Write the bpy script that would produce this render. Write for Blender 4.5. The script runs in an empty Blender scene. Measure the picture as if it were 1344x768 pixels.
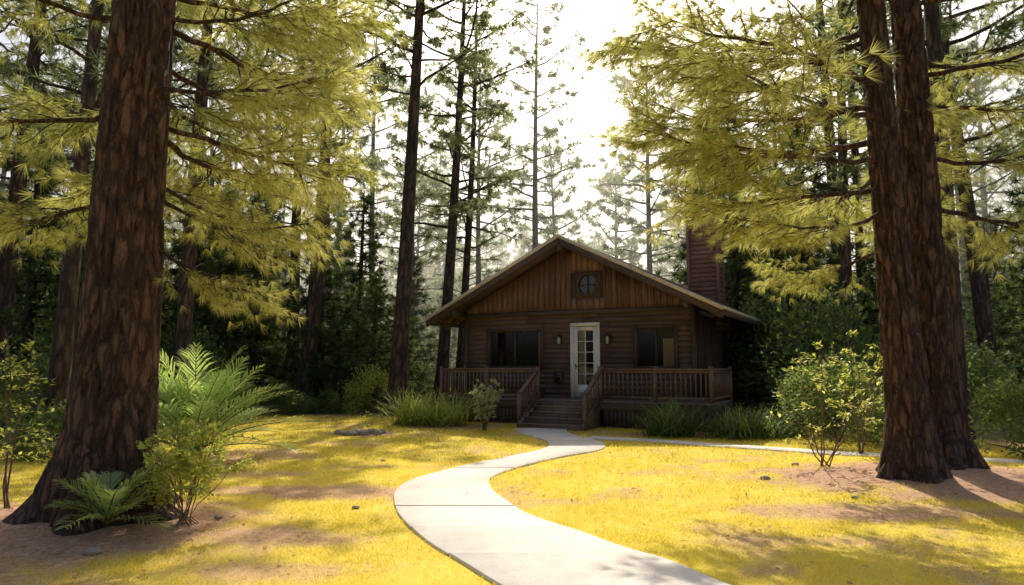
import bpy, math, numpy as np
from mathutils import Vector, Matrix, Quaternion
R = np.random.RandomState(7)
scene = bpy.context.scene
CAMH = 1.78
# ------------------------------------------------------------------ helpers
class MB:
    def __init__(s):
        s.v=[];s.q=[];s.t=[];s.n=0;s.qt=[];s.tt=[];s.qm=[];s.tm=[]
    def add(s,V,quads=None,tris=None,tone=0.5,mat=0):
        V=np.asarray(V,dtype=np.float64).reshape(-1,3)
        if quads is not None and len(quads):
            q=np.asarray(quads,dtype=np.int64).reshape(-1,4); s.q.append(q+s.n)
            s.qt.append(np.broadcast_to(np.asarray(tone,dtype=float),(len(q),)).copy()); s.qm.append(np.full(len(q),mat))
        if tris is not None and len(tris):
            t=np.asarray(tris,dtype=np.int64).reshape(-1,3); s.t.append(t+s.n)
            s.tt.append(np.broadcast_to(np.asarray(tone,dtype=float),(len(t),)).copy()); s.tm.append(np.full(len(t),mat))
        s.v.append(V); s.n+=len(V)
    def mesh(s,name,mats,smooth=False):
        V=np.concatenate(s.v)
        q=np.concatenate(s.q) if s.q else np.zeros((0,4),int)
        t=np.concatenate(s.t) if s.t else np.zeros((0,3),int)
        tone=np.concatenate(s.qt+s.tt); mi=np.concatenate(s.qm+s.tm).astype(np.int32)
        me=bpy.data.meshes.new(name)
        me.vertices.add(len(V)); me.vertices.foreach_set('co',V.astype(np.float32).ravel())
        nl=len(q)*4+len(t)*3
        me.loops.add(nl); me.loops.foreach_set('vertex_index',np.concatenate([q.ravel(),t.ravel()]).astype(np.int32))
        me.polygons.add(len(q)+len(t))
        ls=np.concatenate([np.arange(len(q))*4,len(q)*4+np.arange(len(t))*3]).astype(np.int32)
        me.polygons.foreach_set('loop_start',ls)
        for m in mats: me.materials.append(m)
        me.polygons.foreach_set('material_index',mi)
        me.update(calc_edges=True)
        a=me.attributes.new('tone','FLOAT','FACE'); a.data.foreach_set('value',tone.astype(np.float32))
        if smooth: me.polygons.foreach_set('use_smooth',np.ones(len(me.polygons),bool))
        return me
    def obj(s,name,mats,parent=None,smooth=False):
        o=bpy.data.objects.new(name,s.mesh(name,mats,smooth)); scene.collection.objects.link(o)
        if parent: o.parent=parent
        return o
def empty(name,loc=(0,0,0),rotz=0,parent=None):
    e=bpy.data.objects.new(name,None); scene.collection.objects.link(e); e.location=loc; e.rotation_euler=(0,0,rotz)
    e.empty_display_size=.2
    if parent: e.parent=parent
    return e
def inst(name,me,loc,rot=(0,0,0),sc=1,parent=None):
    o=bpy.data.objects.new(name,me); scene.collection.objects.link(o); o.location=loc; o.rotation_euler=rot
    o.scale=(sc,sc,sc) if np.isscalar(sc) else sc
    if parent: o.parent=parent
    return o
BQ=[[0,3,2,1],[4,5,6,7],[0,1,5,4],[1,2,6,5],[2,3,7,6],[3,0,4,7]]
def box(mb,x0,x1,y0,y1,z0,z1,tone=.5,mat=0):
    mb.add([[x0,y0,z0],[x1,y0,z0],[x1,y1,z0],[x0,y1,z0],[x0,y0,z1],[x1,y0,z1],[x1,y1,z1],[x0,y1,z1]],BQ,tone=tone,mat=mat)
def beam(mb,p0,p1,w,h,tone=.5,mat=0,up=(0,0,1)):
    p0=np.array(p0,float);p1=np.array(p1,float);d=p1-p0;d/=np.linalg.norm(d)
    s=np.cross(d,up); s/=np.linalg.norm(s); u=np.cross(s,d)
    V=[]
    for p in (p0,p1):
        for a,b in ((-1,-1),(1,-1),(1,1),(-1,1)): V.append(p+s*a*w/2+u*b*h/2)
    mb.add(V,[[0,1,2,3],[7,6,5,4],[0,4,5,1],[1,5,6,2],[2,6,7,3],[3,7,4,0]],tone=tone,mat=mat)
def tube(mb,pts,rad,n=6,tone=.5,mat=0):
    P=np.asarray(pts,float);m=len(P);rad=np.broadcast_to(rad,(m,))
    T=np.gradient(P,axis=0);T/=np.linalg.norm(T,axis=1)[:,None]+1e-9
    ref=np.array([0,0,1.]) if abs(T[0,2])<.8 else np.array([1.,0,0])
    A=np.cross(T,ref);A/=np.linalg.norm(A,axis=1)[:,None]+1e-9;B=np.cross(T,A)
    th=np.arange(n)*2*np.pi/n
    V=P[:,None,:]+rad[:,None,None]*(np.cos(th)[None,:,None]*A[:,None,:]+np.sin(th)[None,:,None]*B[:,None,:])
    i=np.arange(m-1)[:,None]*n;j=np.arange(n)[None,:];k=(j+1)%n
    Q=np.stack([i+j,i+k,i+n+k,i+n+j],-1).reshape(-1,4)
    mb.add(V.reshape(-1,3),Q,tone=tone,mat=mat)
def runit(n):
    v=R.normal(size=(n,3));return v/np.linalg.norm(v,axis=1)[:,None]
def nrm(v): return v/(np.linalg.norm(v,axis=-1,keepdims=True)+1e-9)
def needles(mb,P,D,K,l,w,spread=.75,droop=.1,mat=1,tone=None):
    P=np.asarray(P);D=np.asarray(D);N=len(P)
    if tone is None: tone=R.uniform(0,1,N)
    tn=np.clip(np.repeat(tone,K)+R.uniform(-.15,.15,N*K),0,1)
    P=np.repeat(P,K,0);D=np.repeat(D,K,0);n=N*K
    d=nrm(D*.8+runit(n)*spread+np.array([0,0,-droop]))
    s=nrm(np.cross(d,runit(n)))
    L=l*R.uniform(.7,1.15,n)[:,None]
    V=np.stack([P-s*w/2,P+s*w/2,P+d*L-np.array([0,0,.08])*L],1)
    mb.add(V.reshape(-1,3),tris=np.arange(n*3).reshape(-1,3),tone=tn,mat=mat)
def leaves(mb,P,D,l,w,mat=1,tone=None,flat=0.6):
    P=np.asarray(P);D=nrm(np.asarray(D));n=len(P)
    if tone is None: tone=R.uniform(0,1,n)
    up=nrm(runit(n)*(1-flat)+np.array([0,0,1])*flat)
    s=nrm(np.cross(D,up));u=np.cross(s,D)
    L=(l*R.uniform(.6,1.2,n))[:,None];W=(w*R.uniform(.7,1.2,n))[:,None]
    V=np.stack([P,P+D*L*.45+s*W/2+u*W*.15,P+D*L,P+D*L*.45-s*W/2+u*W*.15],1)
    idx=np.arange(n)[:,None]*4
    mb.add(V.reshape(-1,3),tris=np.concatenate([idx+[0,1,2],idx+[0,2,3]]),tone=np.concatenate([tone,tone]),mat=mat)
def vnoise(x,y,seed=0):
    x=np.asarray(x,float);y=np.asarray(y,float);ix=np.floor(x);iy=np.floor(y);fx=x-ix;fy=y-iy
    h=lambda a,b:np.modf(np.abs(np.sin(a*127.1+b*311.7+seed*17.3)*43758.5453))[0]
    fx=fx*fx*(3-2*fx);fy=fy*fy*(3-2*fy)
    return (h(ix,iy)*(1-fx)+h(ix+1,iy)*fx)*(1-fy)+(h(ix,iy+1)*(1-fx)+h(ix+1,iy+1)*fx)*fy
def sstep(a,b,x):
    t=np.clip((x-a)/(b-a),0,1);return t*t*(3-2*t)
# ------------------------------------------------------------------ materials
def newmat(name):
    m=bpy.data.materials.new(name);m.use_nodes=True;nt=m.node_tree;nt.nodes.clear()
    return m,nt,nt.nodes,nt.links
def N(ns,t,**k):
    n=ns.new(t)
    for a,b in k.items(): setattr(n,a,b)
    return n
def mixc(ns,ln,f,a,b,bt='MIX'):
    m=N(ns,'ShaderNodeMix',data_type='RGBA',blend_type=bt)
    for i,x in ((0,f),(6,a),(7,b)):
        if hasattr(x,'links') : ln.new(x,m.inputs[i])
        else: m.inputs[i].default_value = x if i==0 else (*x,1)
    return m.outputs[2]
def ramp(ns,ln,f,p0,p1,c0=(0,0,0),c1=(1,1,1)):
    r=N(ns,'ShaderNodeValToRGB');e=r.color_ramp.elements;e[0].position=p0;e[1].position=p1
    e[0].color=(*c0,1);e[1].color=(*c1,1);ln.new(f,r.inputs[0]);return r.outputs[0]
def noise(ns,ln,sc,vec=None,det=4,rough=.55):
    n=N(ns,'ShaderNodeTexNoise');n.inputs['Scale'].default_value=sc;n.inputs['Detail'].default_value=det;n.inputs['Roughness'].default_value=rough
    if vec is not None: ln.new(vec,n.inputs['Vector'])
    return n.outputs[0]
def coords(ns,ln,scale=(1,1,1)):
    tc=N(ns,'ShaderNodeTexCoord');mp=N(ns,'ShaderNodeMapping');mp.inputs['Scale'].default_value=scale
    ln.new(tc.outputs['Object'],mp.inputs[0]);return mp.outputs[0]
def tone(ns): 
    a=N(ns,'ShaderNodeAttribute',attribute_name='tone');return a.outputs['Fac']
def bump(ns,ln,h,st,dist):
    b=N(ns,'ShaderNodeBump');b.inputs['Strength'].default_value=st;b.inputs['Distance'].default_value=dist
    ln.new(h,b.inputs['Height']);return b.outputs[0]
def foliage(name,c1,c2,t1,t2,tf=.5,gl=.05):
    m,nt,ns,ln=newmat(name)
    oi=N(ns,'ShaderNodeObjectInfo');tn=tone(ns)
    ad=N(ns,'ShaderNodeMath',operation='MULTIPLY_ADD');ln.new(oi.outputs['Random'],ad.inputs[0]);ad.inputs[1].default_value=.3
    sb=N(ns,'ShaderNodeMath',operation='MULTIPLY');ln.new(tn,sb.inputs[0]);sb.inputs[1].default_value=.75;ln.new(sb.outputs[0],ad.inputs[2])
    f=ad.outputs[0]
    d=N(ns,'ShaderNodeBsdfDiffuse');ln.new(mixc(ns,ln,f,c1,c2),d.inputs[0])
    t=N(ns,'ShaderNodeBsdfTranslucent');ln.new(mixc(ns,ln,f,t1,t2),t.inputs[0])
    ms=N(ns,'ShaderNodeMixShader');ms.inputs[0].default_value=tf;ln.new(d.outputs[0],ms.inputs[1]);ln.new(t.outputs[0],ms.inputs[2])
    out=ms
    if gl>0:
        g=N(ns,'ShaderNodeBsdfGlossy');g.inputs['Roughness'].default_value=.45;g.inputs[0].default_value=(.8,.8,.7,1)
        m2=N(ns,'ShaderNodeMixShader');m2.inputs[0].default_value=gl;ln.new(ms.outputs[0],m2.inputs[1]);ln.new(g.outputs[0],m2.inputs[2]);out=m2
    o=N(ns,'ShaderNodeOutputMaterial');ln.new(out.outputs[0],o.inputs[0]);return m
def princ(name,build,rough=.7):
    m,nt,ns,ln=newmat(name);b=N(ns,'ShaderNodeBsdfPrincipled');b.inputs['Roughness'].default_value=rough
    o=N(ns,'ShaderNodeOutputMaterial');ln.new(b.outputs[0],o.inputs[0])
    c,nr=build(ns,ln,b)
    if c is not None:
        if hasattr(c,'links'): ln.new(c,b.inputs['Base Color'])
        else: b.inputs['Base Color'].default_value=(*c,1)
    if nr is not None: ln.new(nr,b.inputs['Normal'])
    return m
def wood(name,c1,c2,scale,rough=.7,bs=.4):
    def f(ns,ln,b):
        v=coords(ns,ln,scale);n=noise(ns,ln,1,v,6,.6);n2=noise(ns,ln,.9,None,3)
        c=mixc(ns,ln,tone(ns),c1,c2)
        c=mixc(ns,ln,ramp(ns,ln,n,.3,.7),tuple(x*.5 for x in c1),c)
        c=mixc(ns,ln,ramp(ns,ln,n2,.35,.75),c,tuple(min(1,x*1.2) for x in c2))
        return c,bump(ns,ln,n,bs,.01)
    return princ(name,f,rough)
def bark(name,c0,c1,c2,sx=9,sz=2.3):
    def f(ns,ln,b):
        v=coords(ns,ln,(sx,sx,sz))
        nz=noise(ns,ln,1.0,v,4)
        wv=N(ns,'ShaderNodeVectorMath',operation='ADD');ln.new(v,wv.inputs[0])
        sc=N(ns,'ShaderNodeVectorMath',operation='SCALE');nn=N(ns,'ShaderNodeTexNoise');nn.inputs['Scale'].default_value=1.1;nn.inputs['Detail'].default_value=7;nn.inputs['Roughness'].default_value=.65;ln.new(v,nn.inputs['Vector'])
        ln.new(nn.outputs['Color'],sc.inputs[0]);sc.inputs['Scale'].default_value=1.8;ln.new(sc.outputs[0],wv.inputs[1])
        vo=N(ns,'ShaderNodeTexVoronoi',feature='DISTANCE_TO_EDGE');vo.inputs['Scale'].default_value=1.0;ln.new(wv.outputs[0],vo.inputs['Vector'])
        e=ramp(ns,ln,vo.outputs[0],.0,.24)
        fine=noise(ns,ln,5,v,9,.75)
        c=mixc(ns,ln,ramp(ns,ln,nz,.35,.7),c1,c2);c=mixc(ns,ln,e,c0,c);c=mixc(ns,ln,ramp(ns,ln,fine,.42,.7),c,tuple((x*1.5+y)/3 for x,y in zip(c0,c1)))
        h=N(ns,'ShaderNodeMath',operation='MULTIPLY_ADD');ln.new(fine,h.inputs[0]);h.inputs[1].default_value=-.8;ln.new(e,h.inputs[2])
        return c,bump(ns,ln,h.outputs[0],1.0,.035)
    return princ(name,f,.85)
M_bark=bark('pine_bark',(.024,.014,.011),(.15,.072,.047),(.24,.13,.09))
M_barkfar=bark('pine_bark_mid',(.026,.017,.013),(.13,.077,.055),(.2,.13,.095),5,1.2)  # separate bark tones for the mid-distance trees
M_barkhaze=bark('pine_bark_hazy',(.10,.085,.07),(.2,.16,.13),(.28,.23,.19),5,1.2)  # pale distance haze put into the bark colour of far trees
M_needN=foliage('pine_needles',(.15,.19,.05),(.36,.38,.11),(.54,.56,.11),(.95,.88,.28),.6,.06)
M_needM=foliage('pine_needles_mid',(.07,.12,.06),(.18,.23,.11),(.28,.37,.14),(.58,.60,.26),.5,.03)  # bluish green, lightened to put some haze into mid-distance crowns
M_needH=foliage('pine_needles_hazy',(.18,.26,.17),(.34,.40,.27),(.40,.48,.27),(.68,.72,.42),.5,0)  # aerial haze put into the needle colour of far crowns
M_needD=foliage('conifer_needles_dark',(.03,.06,.028),(.09,.14,.05),(.12,.20,.055),(.34,.41,.12),.45,.03)
M_leafB=foliage('shrub_leaves',(.13,.20,.04),(.32,.38,.08),(.45,.58,.08),(.88,.85,.2),.58,.06)
M_leafD=foliage('dark_shrub_leaves',(.04,.08,.026),(.11,.17,.05),(.14,.22,.045),(.38,.46,.11),.45,.05)
M_leafP=foliage('palm_leaflets',(.10,.21,.05),(.28,.40,.13),(.36,.58,.10),(.8,.88,.26),.52,.1)
M_leafW=foliage('pale_shrub_leaves',(.3,.34,.16),(.5,.52,.3),(.45,.5,.2),(.7,.7,.35),.45,.05)
M_grass=foliage('grass_blades',(.42,.36,.035),(.88,.68,.09),(.85,.72,.05),(1.0,.86,.16),.5,.02)
M_twig=princ('twigs',lambda ns,ln,b:((.15,.10,.07),None),.9)
def gm(ns,ln,b):
    v=coords(ns,ln);a=N(ns,'ShaderNodeAttribute',attribute_name='lawn').outputs['Fac']
    n1=noise(ns,ln,1.1,v,6);n2=noise(ns,ln,14,v,6,.7);n3=noise(ns,ln,70,v,4,.7)
    dirt=mixc(ns,ln,ramp(ns,ln,n2,.3,.7),(.34,.175,.10),(.76,.47,.31))
    dirt=mixc(ns,ln,ramp(ns,ln,n3,.5,.7),dirt,(.2,.10,.05))
    gr=mixc(ns,ln,ramp(ns,ln,n1,.3,.7),(.66,.52,.05),(.92,.70,.10))
    gr=mixc(ns,ln,ramp(ns,ln,n3,.48,.72),gr,(.36,.29,.04))
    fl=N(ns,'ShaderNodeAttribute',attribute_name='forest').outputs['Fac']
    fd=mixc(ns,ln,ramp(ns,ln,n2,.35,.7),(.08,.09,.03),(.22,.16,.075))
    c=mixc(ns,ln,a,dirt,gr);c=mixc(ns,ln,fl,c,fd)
    h=N(ns,'ShaderNodeMath',operation='ADD');ln.new(n2,h.inputs[0]);ln.new(n3,h.inputs[1])
    return c,bump(ns,ln,h.outputs[0],.6,.02)
M_ground=princ('forest_ground',gm,.95)
def cm(ns,ln,b):
    v=coords(ns,ln);n1=noise(ns,ln,1.6,v,5);n2=noise(ns,ln,60,v,5,.75);n3=noise(ns,ln,7,v,6,.7)
    c=mixc(ns,ln,ramp(ns,ln,n1,.3,.7),(.58,.53,.47),(.80,.75,.68));c=mixc(ns,ln,ramp(ns,ln,n2,.42,.78),c,(.44,.39,.34))
    c=mixc(ns,ln,ramp(ns,ln,n3,.52,.75),c,(.52,.44,.34));c=mixc(ns,ln,tone(ns),c,(.76,.71,.63))
    return c,bump(ns,ln,n2,.35,.006)
M_conc=princ('concrete',cm,.85)
M_side=wood('dark_siding',(.105,.062,.046),(.175,.107,.08),(1.5,30,30))
M_gab=wood('gable_boards',(.13,.07,.05),(.35,.20,.145),(14,14,1.2))
M_vert=wood('vertical_siding',(.095,.06,.045),(.165,.105,.082),(14,14,1.2))
M_trim=wood('dark_trim',(.07,.047,.038),(.115,.076,.06),(6,6,6))
M_rail=wood('railing_wood',(.15,.088,.063),(.26,.16,.115),(8,8,8))
M_edge=wood('roof_edge_tan',(.68,.56,.43),(.78,.66,.52),(5,5,5))
M_chim=wood('chimney_siding',(.22,.10,.08),(.33,.165,.135),(2,2,25))
M_deck=wood('deck_boards',(.17,.12,.09),(.28,.195,.15),(20,2,4))
M_shing=wood('roof_shingles',(.2,.165,.13),(.34,.28,.22),(6,6,6),.9,.8)
M_white=princ('white_paint',lambda ns,ln,b:(mixc(ns,ln,ramp(ns,ln,noise(ns,ln,5),.4,.8),(.88,.86,.82),(.80,.77,.72)),None),.45)
M_black=princ('black_metal',lambda ns,ln,b:((.02,.02,.02),None),.4)
M_glass,nt,ns,ln=newmat('window_glass')
tr=N(ns,'ShaderNodeBsdfTransparent');tr.inputs[0].default_value=(.82,.86,.84,1);gg=N(ns,'ShaderNodeBsdfGlossy');gg.inputs['Roughness'].default_value=.02
ln.new(bump(ns,ln,noise(ns,ln,1.3),.04,.02),gg.inputs['Normal'])
lw_=N(ns,'ShaderNodeFresnel');lw_.inputs[0].default_value=1.9;mx=N(ns,'ShaderNodeMixShader');ln.new(lw_.outputs[0],mx.inputs[0]);ln.new(tr.outputs[0],mx.inputs[1]);ln.new(gg.outputs[0],mx.inputs[2])
oo=N(ns,'ShaderNodeOutputMaterial');ln.new(mx.outputs[0],oo.inputs[0])
M_curt=foliage('curtain_cloth_and_reflection',(.75,.55,.36),(.88,.72,.52),(.6,.45,.3),(.7,.6,.4),.3,0)  # cloth colour; its warm cream also imitates the right window's reflection
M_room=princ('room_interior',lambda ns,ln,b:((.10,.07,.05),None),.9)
M_lamp=princ('frosted_glass',lambda ns,ln,b:((.6,.58,.5),None),.3)
M_rock=princ('stone',lambda ns,ln,b:(mixc(ns,ln,noise(ns,ln,9),(.25,.2,.16),(.5,.43,.36)),bump(ns,ln,noise(ns,ln,20),.5,.02)),.9)
M_litter=foliage('fallen_leaves',(.30,.13,.06),(.8,.46,.25),(.3,.16,.07),(.6,.4,.2),.2,.03)
M_terra=princ('terracotta',lambda ns,ln,b:((.05,.04,.035),None),.7)
# ------------------------------------------------------------------ path data
PE=np.array([[-6,4.9,6.9],[0,3.1,5.0],[3,1.6,3.45],[4.5,.70,2.50],[5.79,-.14,1.70],[6.39,-.46,1.43],[6.89,-.75,1.07],[7.51,-1.03,.715],[8.25,-1.31,.25],[9.14,-1.54,-.07],[10.26,-1.64,-.32],
 [10.93,-1.51,-.34],[11.69,-1.17,-.10],[12.6,-.645,.384],[13.6,.0,1.05],[14.4,.50,1.75],[14.85,.70,1.95],[15.6,.83,2.08],[16.28,.80,2.02],[17.1,.55,1.75],[18.07,.25,1.5],[19.0,.12,1.5],[19.6,.1,1.6]])
def cr(Yq,col):
    ys=PE[:,0];v=PE[:,col];m=np.gradient(v,ys)
    i=np.clip(np.searchsorted(ys,Yq)-1,0,len(ys)-2);h=ys[i+1]-ys[i];t=np.clip((Yq-ys[i])/h,0,1)
    return (2*t**3-3*t**2+1)*v[i]+(t**3-2*t**2+t)*h*m[i]+(-2*t**3+3*t**2)*v[i+1]+(t**3-t**2)*h*m[i+1]
BR=np.array([[1.9,17.1],[3.2,16.5],[4.8,15.3],[6.6,14.0],[9.4,12.8],[14,11.8]]);BW=.30
def segd(x,y,P):
    d=np.full(np.shape(x),1e9)
    for a,b in zip(P[:-1],P[1:]):
        ab=b-a;t=np.clip(((x-a[0])*ab[0]+(y-a[1])*ab[1])/(ab@ab),0,1)
        d=np.minimum(d,np.hypot(x-a[0]-t*ab[0],y-a[1]-t*ab[1]))
    return d
O=np.array([2.35,21.9]);PH=math.radians(28);U=np.array([math.cos(PH),-math.sin(PH)]);W=np.array([math.sin(PH),math.cos(PH)])
def hl(x,y): dx=x-O[0];dy=y-O[1];return dx*U[0]+dy*U[1],dx*W[0]+dy*W[1]
def onpath(x,y,mg=.0):
    e=.06*(vnoise(x*5,y*5,3)-.5)+.05*(vnoise(x*17,y*17,33)-.5)
    p=(x>cr(y,1)+mg+e)&(x<cr(y,2)-mg+e)&(y<19.6)
    return p|(segd(x,y,BR)<BW-mg)
ELL=[(-4.9,7.4,2.3,1.6,1),(-4.6,5.4,2.0,.8,.8),(6.5,10.7,2.9,1.7,1),(-2.7,9.9,1.7,.55,.85),(-3.85,18.0,.9,.8,1),(4.6,8.6,1.8,.5,.85),(-5.6,13.6,1.6,1.4,.8),(-1.6,20.3,1.6,.9,1),(4.3,17.9,1.9,.8,1),(-2.9,7.3,1.4,.4,.85),(3.0,7.2,1.2,.25,.6),(-2.2,6.1,1.0,.3,.7),(-4.5,11.5,1.2,.4,.7)]
def lawnm(x,y):
    n=vnoise(x*1.7,y*1.7,1)*.6+vnoise(x*5,y*5,2)*.4
    m=np.ones(np.shape(x))
    for cx,cy,rx,ry,s in ELL:
        d=((x-cx)/rx)**2+((y-cy)/ry)**2
        m=m*(1-s*(1-sstep(.35,1.5,d+(n-.5)*1.6)))
    m=m*(1-.6*sstep(.6,.78,vnoise(x*1.3+7,y*1.3,31)*.7+vnoise(x*6,y*6,32)*.3))
    m=m*(1-sstep(23,26.5,y+(n-.5)*3))*sstep(-13,-10.5,x+(n-.5)*2)*(1-sstep(10,12,x+(n-.5)*2))
    a,b=hl(x,y);m=m*np.where((a>-4.6)&(a<4.4)&(b>-1.7),0,1)
    return m
def gz(x,y):
    z=.16*np.exp(-(((x+4.8)/1.5)**2+((y-8.1)/1.3)**2))+.16*np.exp(-(((x-6.7)/1.8)**2+((y-11.2)/1.3)**2))
    z=z+.02*(vnoise(x*.9,y*.9,5)-.5)*sstep(0,1.5,np.abs(x))
    return z
xs=np.concatenate([-np.geomspace(500,15,22),np.arange(-14.8,14.8,.2),np.geomspace(15,500,22)])
ys=np.concatenate([-np.geomspace(300,2,14),np.arange(-1.5,26,.2),np.geomspace(26.5,600,24)])
X,Y=np.meshgrid(xs,ys);Z=gz(X,Y);nx=len(xs);ny=len(ys)
mb=MB();i=np.arange(ny-1)[:,None]*nx;j=np.arange(nx-1)[None,:]
mb.add(np.stack([X,Y,Z],-1).reshape(-1,3),np.stack([i+j,i+j+1,i+nx+j+1,i+nx+j],-1).reshape(-1,4))
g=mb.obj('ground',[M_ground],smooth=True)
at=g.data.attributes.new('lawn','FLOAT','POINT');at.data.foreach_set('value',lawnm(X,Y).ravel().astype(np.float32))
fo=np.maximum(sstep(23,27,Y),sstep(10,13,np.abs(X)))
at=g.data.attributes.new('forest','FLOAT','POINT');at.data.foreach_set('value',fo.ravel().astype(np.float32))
def slabs(name,segs):
    mb=MB()
    for (L,Rr) in segs:
        k=len(L);tn=R.uniform(0,.6)
        V=[];zt=.034+R.uniform(-.003,.003)
        for a,b in zip(L,Rr): 
            V+= [[*a,-.08],[*a,zt-.008],[*(a+(b-a)*.006),zt],[*(b-(b-a)*.006),zt],[*b,zt-.008],[*b,-.08]]
        Q=[]
        for s in range(k-1):
            for m in range(5): Q.append([s*6+m,(s+1)*6+m,(s+1)*6+m+1,s*6+m+1][::-1])
        Q.append([0,1,4,5]);Q.append([(k-1)*6+5,(k-1)*6+4,(k-1)*6+1,(k-1)*6])
        mb.add(V,Q,tone=tn)
    return mb.obj(name,[M_conc])
segs=[];yj=np.array([-6,-4,-2,0,1.5,2.9,4.2,5.35,6.62,7.7,8.8,9.9,11.0,12.0,13.0,14.1,15.2,16.3,17.4,18.5,19.55])
for a,b in zip(yj[:-1],yj[1:]):
    yy=np.linspace(a+.006,b-.006,9)
    segs.append((np.stack([cr(yy,1),yy],1),np.stack([cr(yy,2),yy],1)))
slabs('concrete_path',segs)
segs=[]
for a,b in zip(BR[:-1],BR[1:]):
    d=(b-a)/np.linalg.norm(b-a);nn=np.array([-d[1],d[0]])*BW
    a2=a+d*.01;b2=b-d*.01
    segs.append((np.array([a2+nn,b2+nn]),np.array([a2-nn,b2-nn])))
p2=slabs('side_path',segs);p2.location.z=-.006
def grass():
    mb=MB()
    for y0,y1,den,h,w in ((4.2,6.6,3400,.045,.006),(6.6,9,2400,.048,.0075),(9,13,1150,.052,.011),(13,24.5,400,.06,.02)):
        hw=.8*y1+1.5;n=int(den*(y1-y0)*2*hw)
        x=R.uniform(-hw,hw,n);y=R.uniform(y0,y1,n)
        m=lawnm(x,y);cl=vnoise(x*7,y*7,9)*.5+vnoise(x*2.2,y*2.2,8)*.5
        keep=(R.uniform(0,1,n)<m*(.25+1.0*cl))&(~onpath(x,y))
        x=x[keep];y=y[keep];cl=cl[keep];n=len(x);z=gz(x,y)
        P=np.stack([x,y,z-.005],1);th=R.uniform(0,2*np.pi,n);s=np.stack([np.cos(th),np.sin(th),0*th],1)
        ln=R.normal(0,.6,(n,2));H=(h*R.uniform(.4,1.25,n)*(.5+1.0*cl))[:,None]
        tip=P+np.concatenate([ln*H,H],1)
        V=np.stack([P-s*w/2,P+s*w/2,tip],1).reshape(-1,3)
        big=vnoise(x*.5,y*.5,12)
        mb.add(V,tris=np.arange(n*3).reshape(-1,3),tone=np.clip(R.uniform(0,.6,n)+1.0*(big-.2),0,1))
    return mb.obj('lawn_grass',[M_grass])
grass()
mb=MB();n=30000;x=R.uniform(-11,11,n);y=R.uniform(4.5,20,n);k=(R.uniform(0,1,n)<(1.05-lawnm(x,y))**1.2)&(~onpath(x,y,-.0));x=x[k];y=y[k]
P=np.stack([x,y,gz(x,y)+.012],1);n=len(x);th=R.uniform(0,6.28,n);D=np.stack([np.cos(th),np.sin(th),R.normal(0,.12,n)],1)
leaves(mb,P,D,.14,.007,mat=0,flat=.9)
n=3000;x=R.uniform(-11,11,n);y=R.uniform(4.5,21,n);k=(R.uniform(0,1,n)<.16+1.0*(1-lawnm(x,y)))&((~onpath(x,y))|(R.uniform(0,1,n)<.2));x=x[k];y=y[k];n=len(x)
P=np.stack([x,y,gz(x,y)+.045],1);th=R.uniform(0,6.28,n);D=np.stack([np.cos(th),np.sin(th),R.normal(0,.3,n)],1)
leaves(mb,P,D,.07,.045,mat=0,flat=.7)
mb.obj('leaf_litter',[M_litter])
def rock(mb,c,s,seed):
    rr=np.random.RandomState(seed);nu,nv=10,7
    V=[]
    for a in range(nv):
        ph=math.pi*(a/(nv-1)-.5)
        for b in range(nu):
            t=2*math.pi*b/nu;d=1+rr.uniform(-.16,.16) if 0<a<nv-1 else 1
            V.append([c[0]+s[0]*d*math.cos(ph)*math.cos(t),c[1]+s[1]*d*math.cos(ph)*math.sin(t),c[2]+s[2]*d*math.sin(ph)])
    Q=[[a*nu+b,a*nu+(b+1)%nu,(a+1)*nu+(b+1)%nu,(a+1)*nu+b] for a in range(nv-1) for b in range(nu)]
    mb.add(V,Q,tone=rr.uniform())
mb=MB()
for q in range(16):
    a=R.uniform(0,6.28);r=R.uniform(.1,.6);rock(mb,(-3.85+r*math.cos(a)*1.2,18.0+r*math.sin(a)*.7,.05),(R.uniform(.07,.17),R.uniform(.07,.15),R.uniform(.05,.1)),q)
mb.obj('garden_stones',[M_rock],smooth=True)
mb=MB()
for q,(x,y,s) in enumerate([(-3.93,6.62,.09),(3.95,10.9,.09),(-3.3,7.9,.05),(4.6,9.4,.05),(-5.1,6.2,.06),(-1.95,8.75,.05),(5.0,12.3,.07),(-2.4,13,.05)]):
    rock(mb,(x,y,.02+gz(x,y)),(s,s*.7,s*.45),40+q)
mb.obj('scattered_stones',[M_rock],smooth=True)
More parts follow.
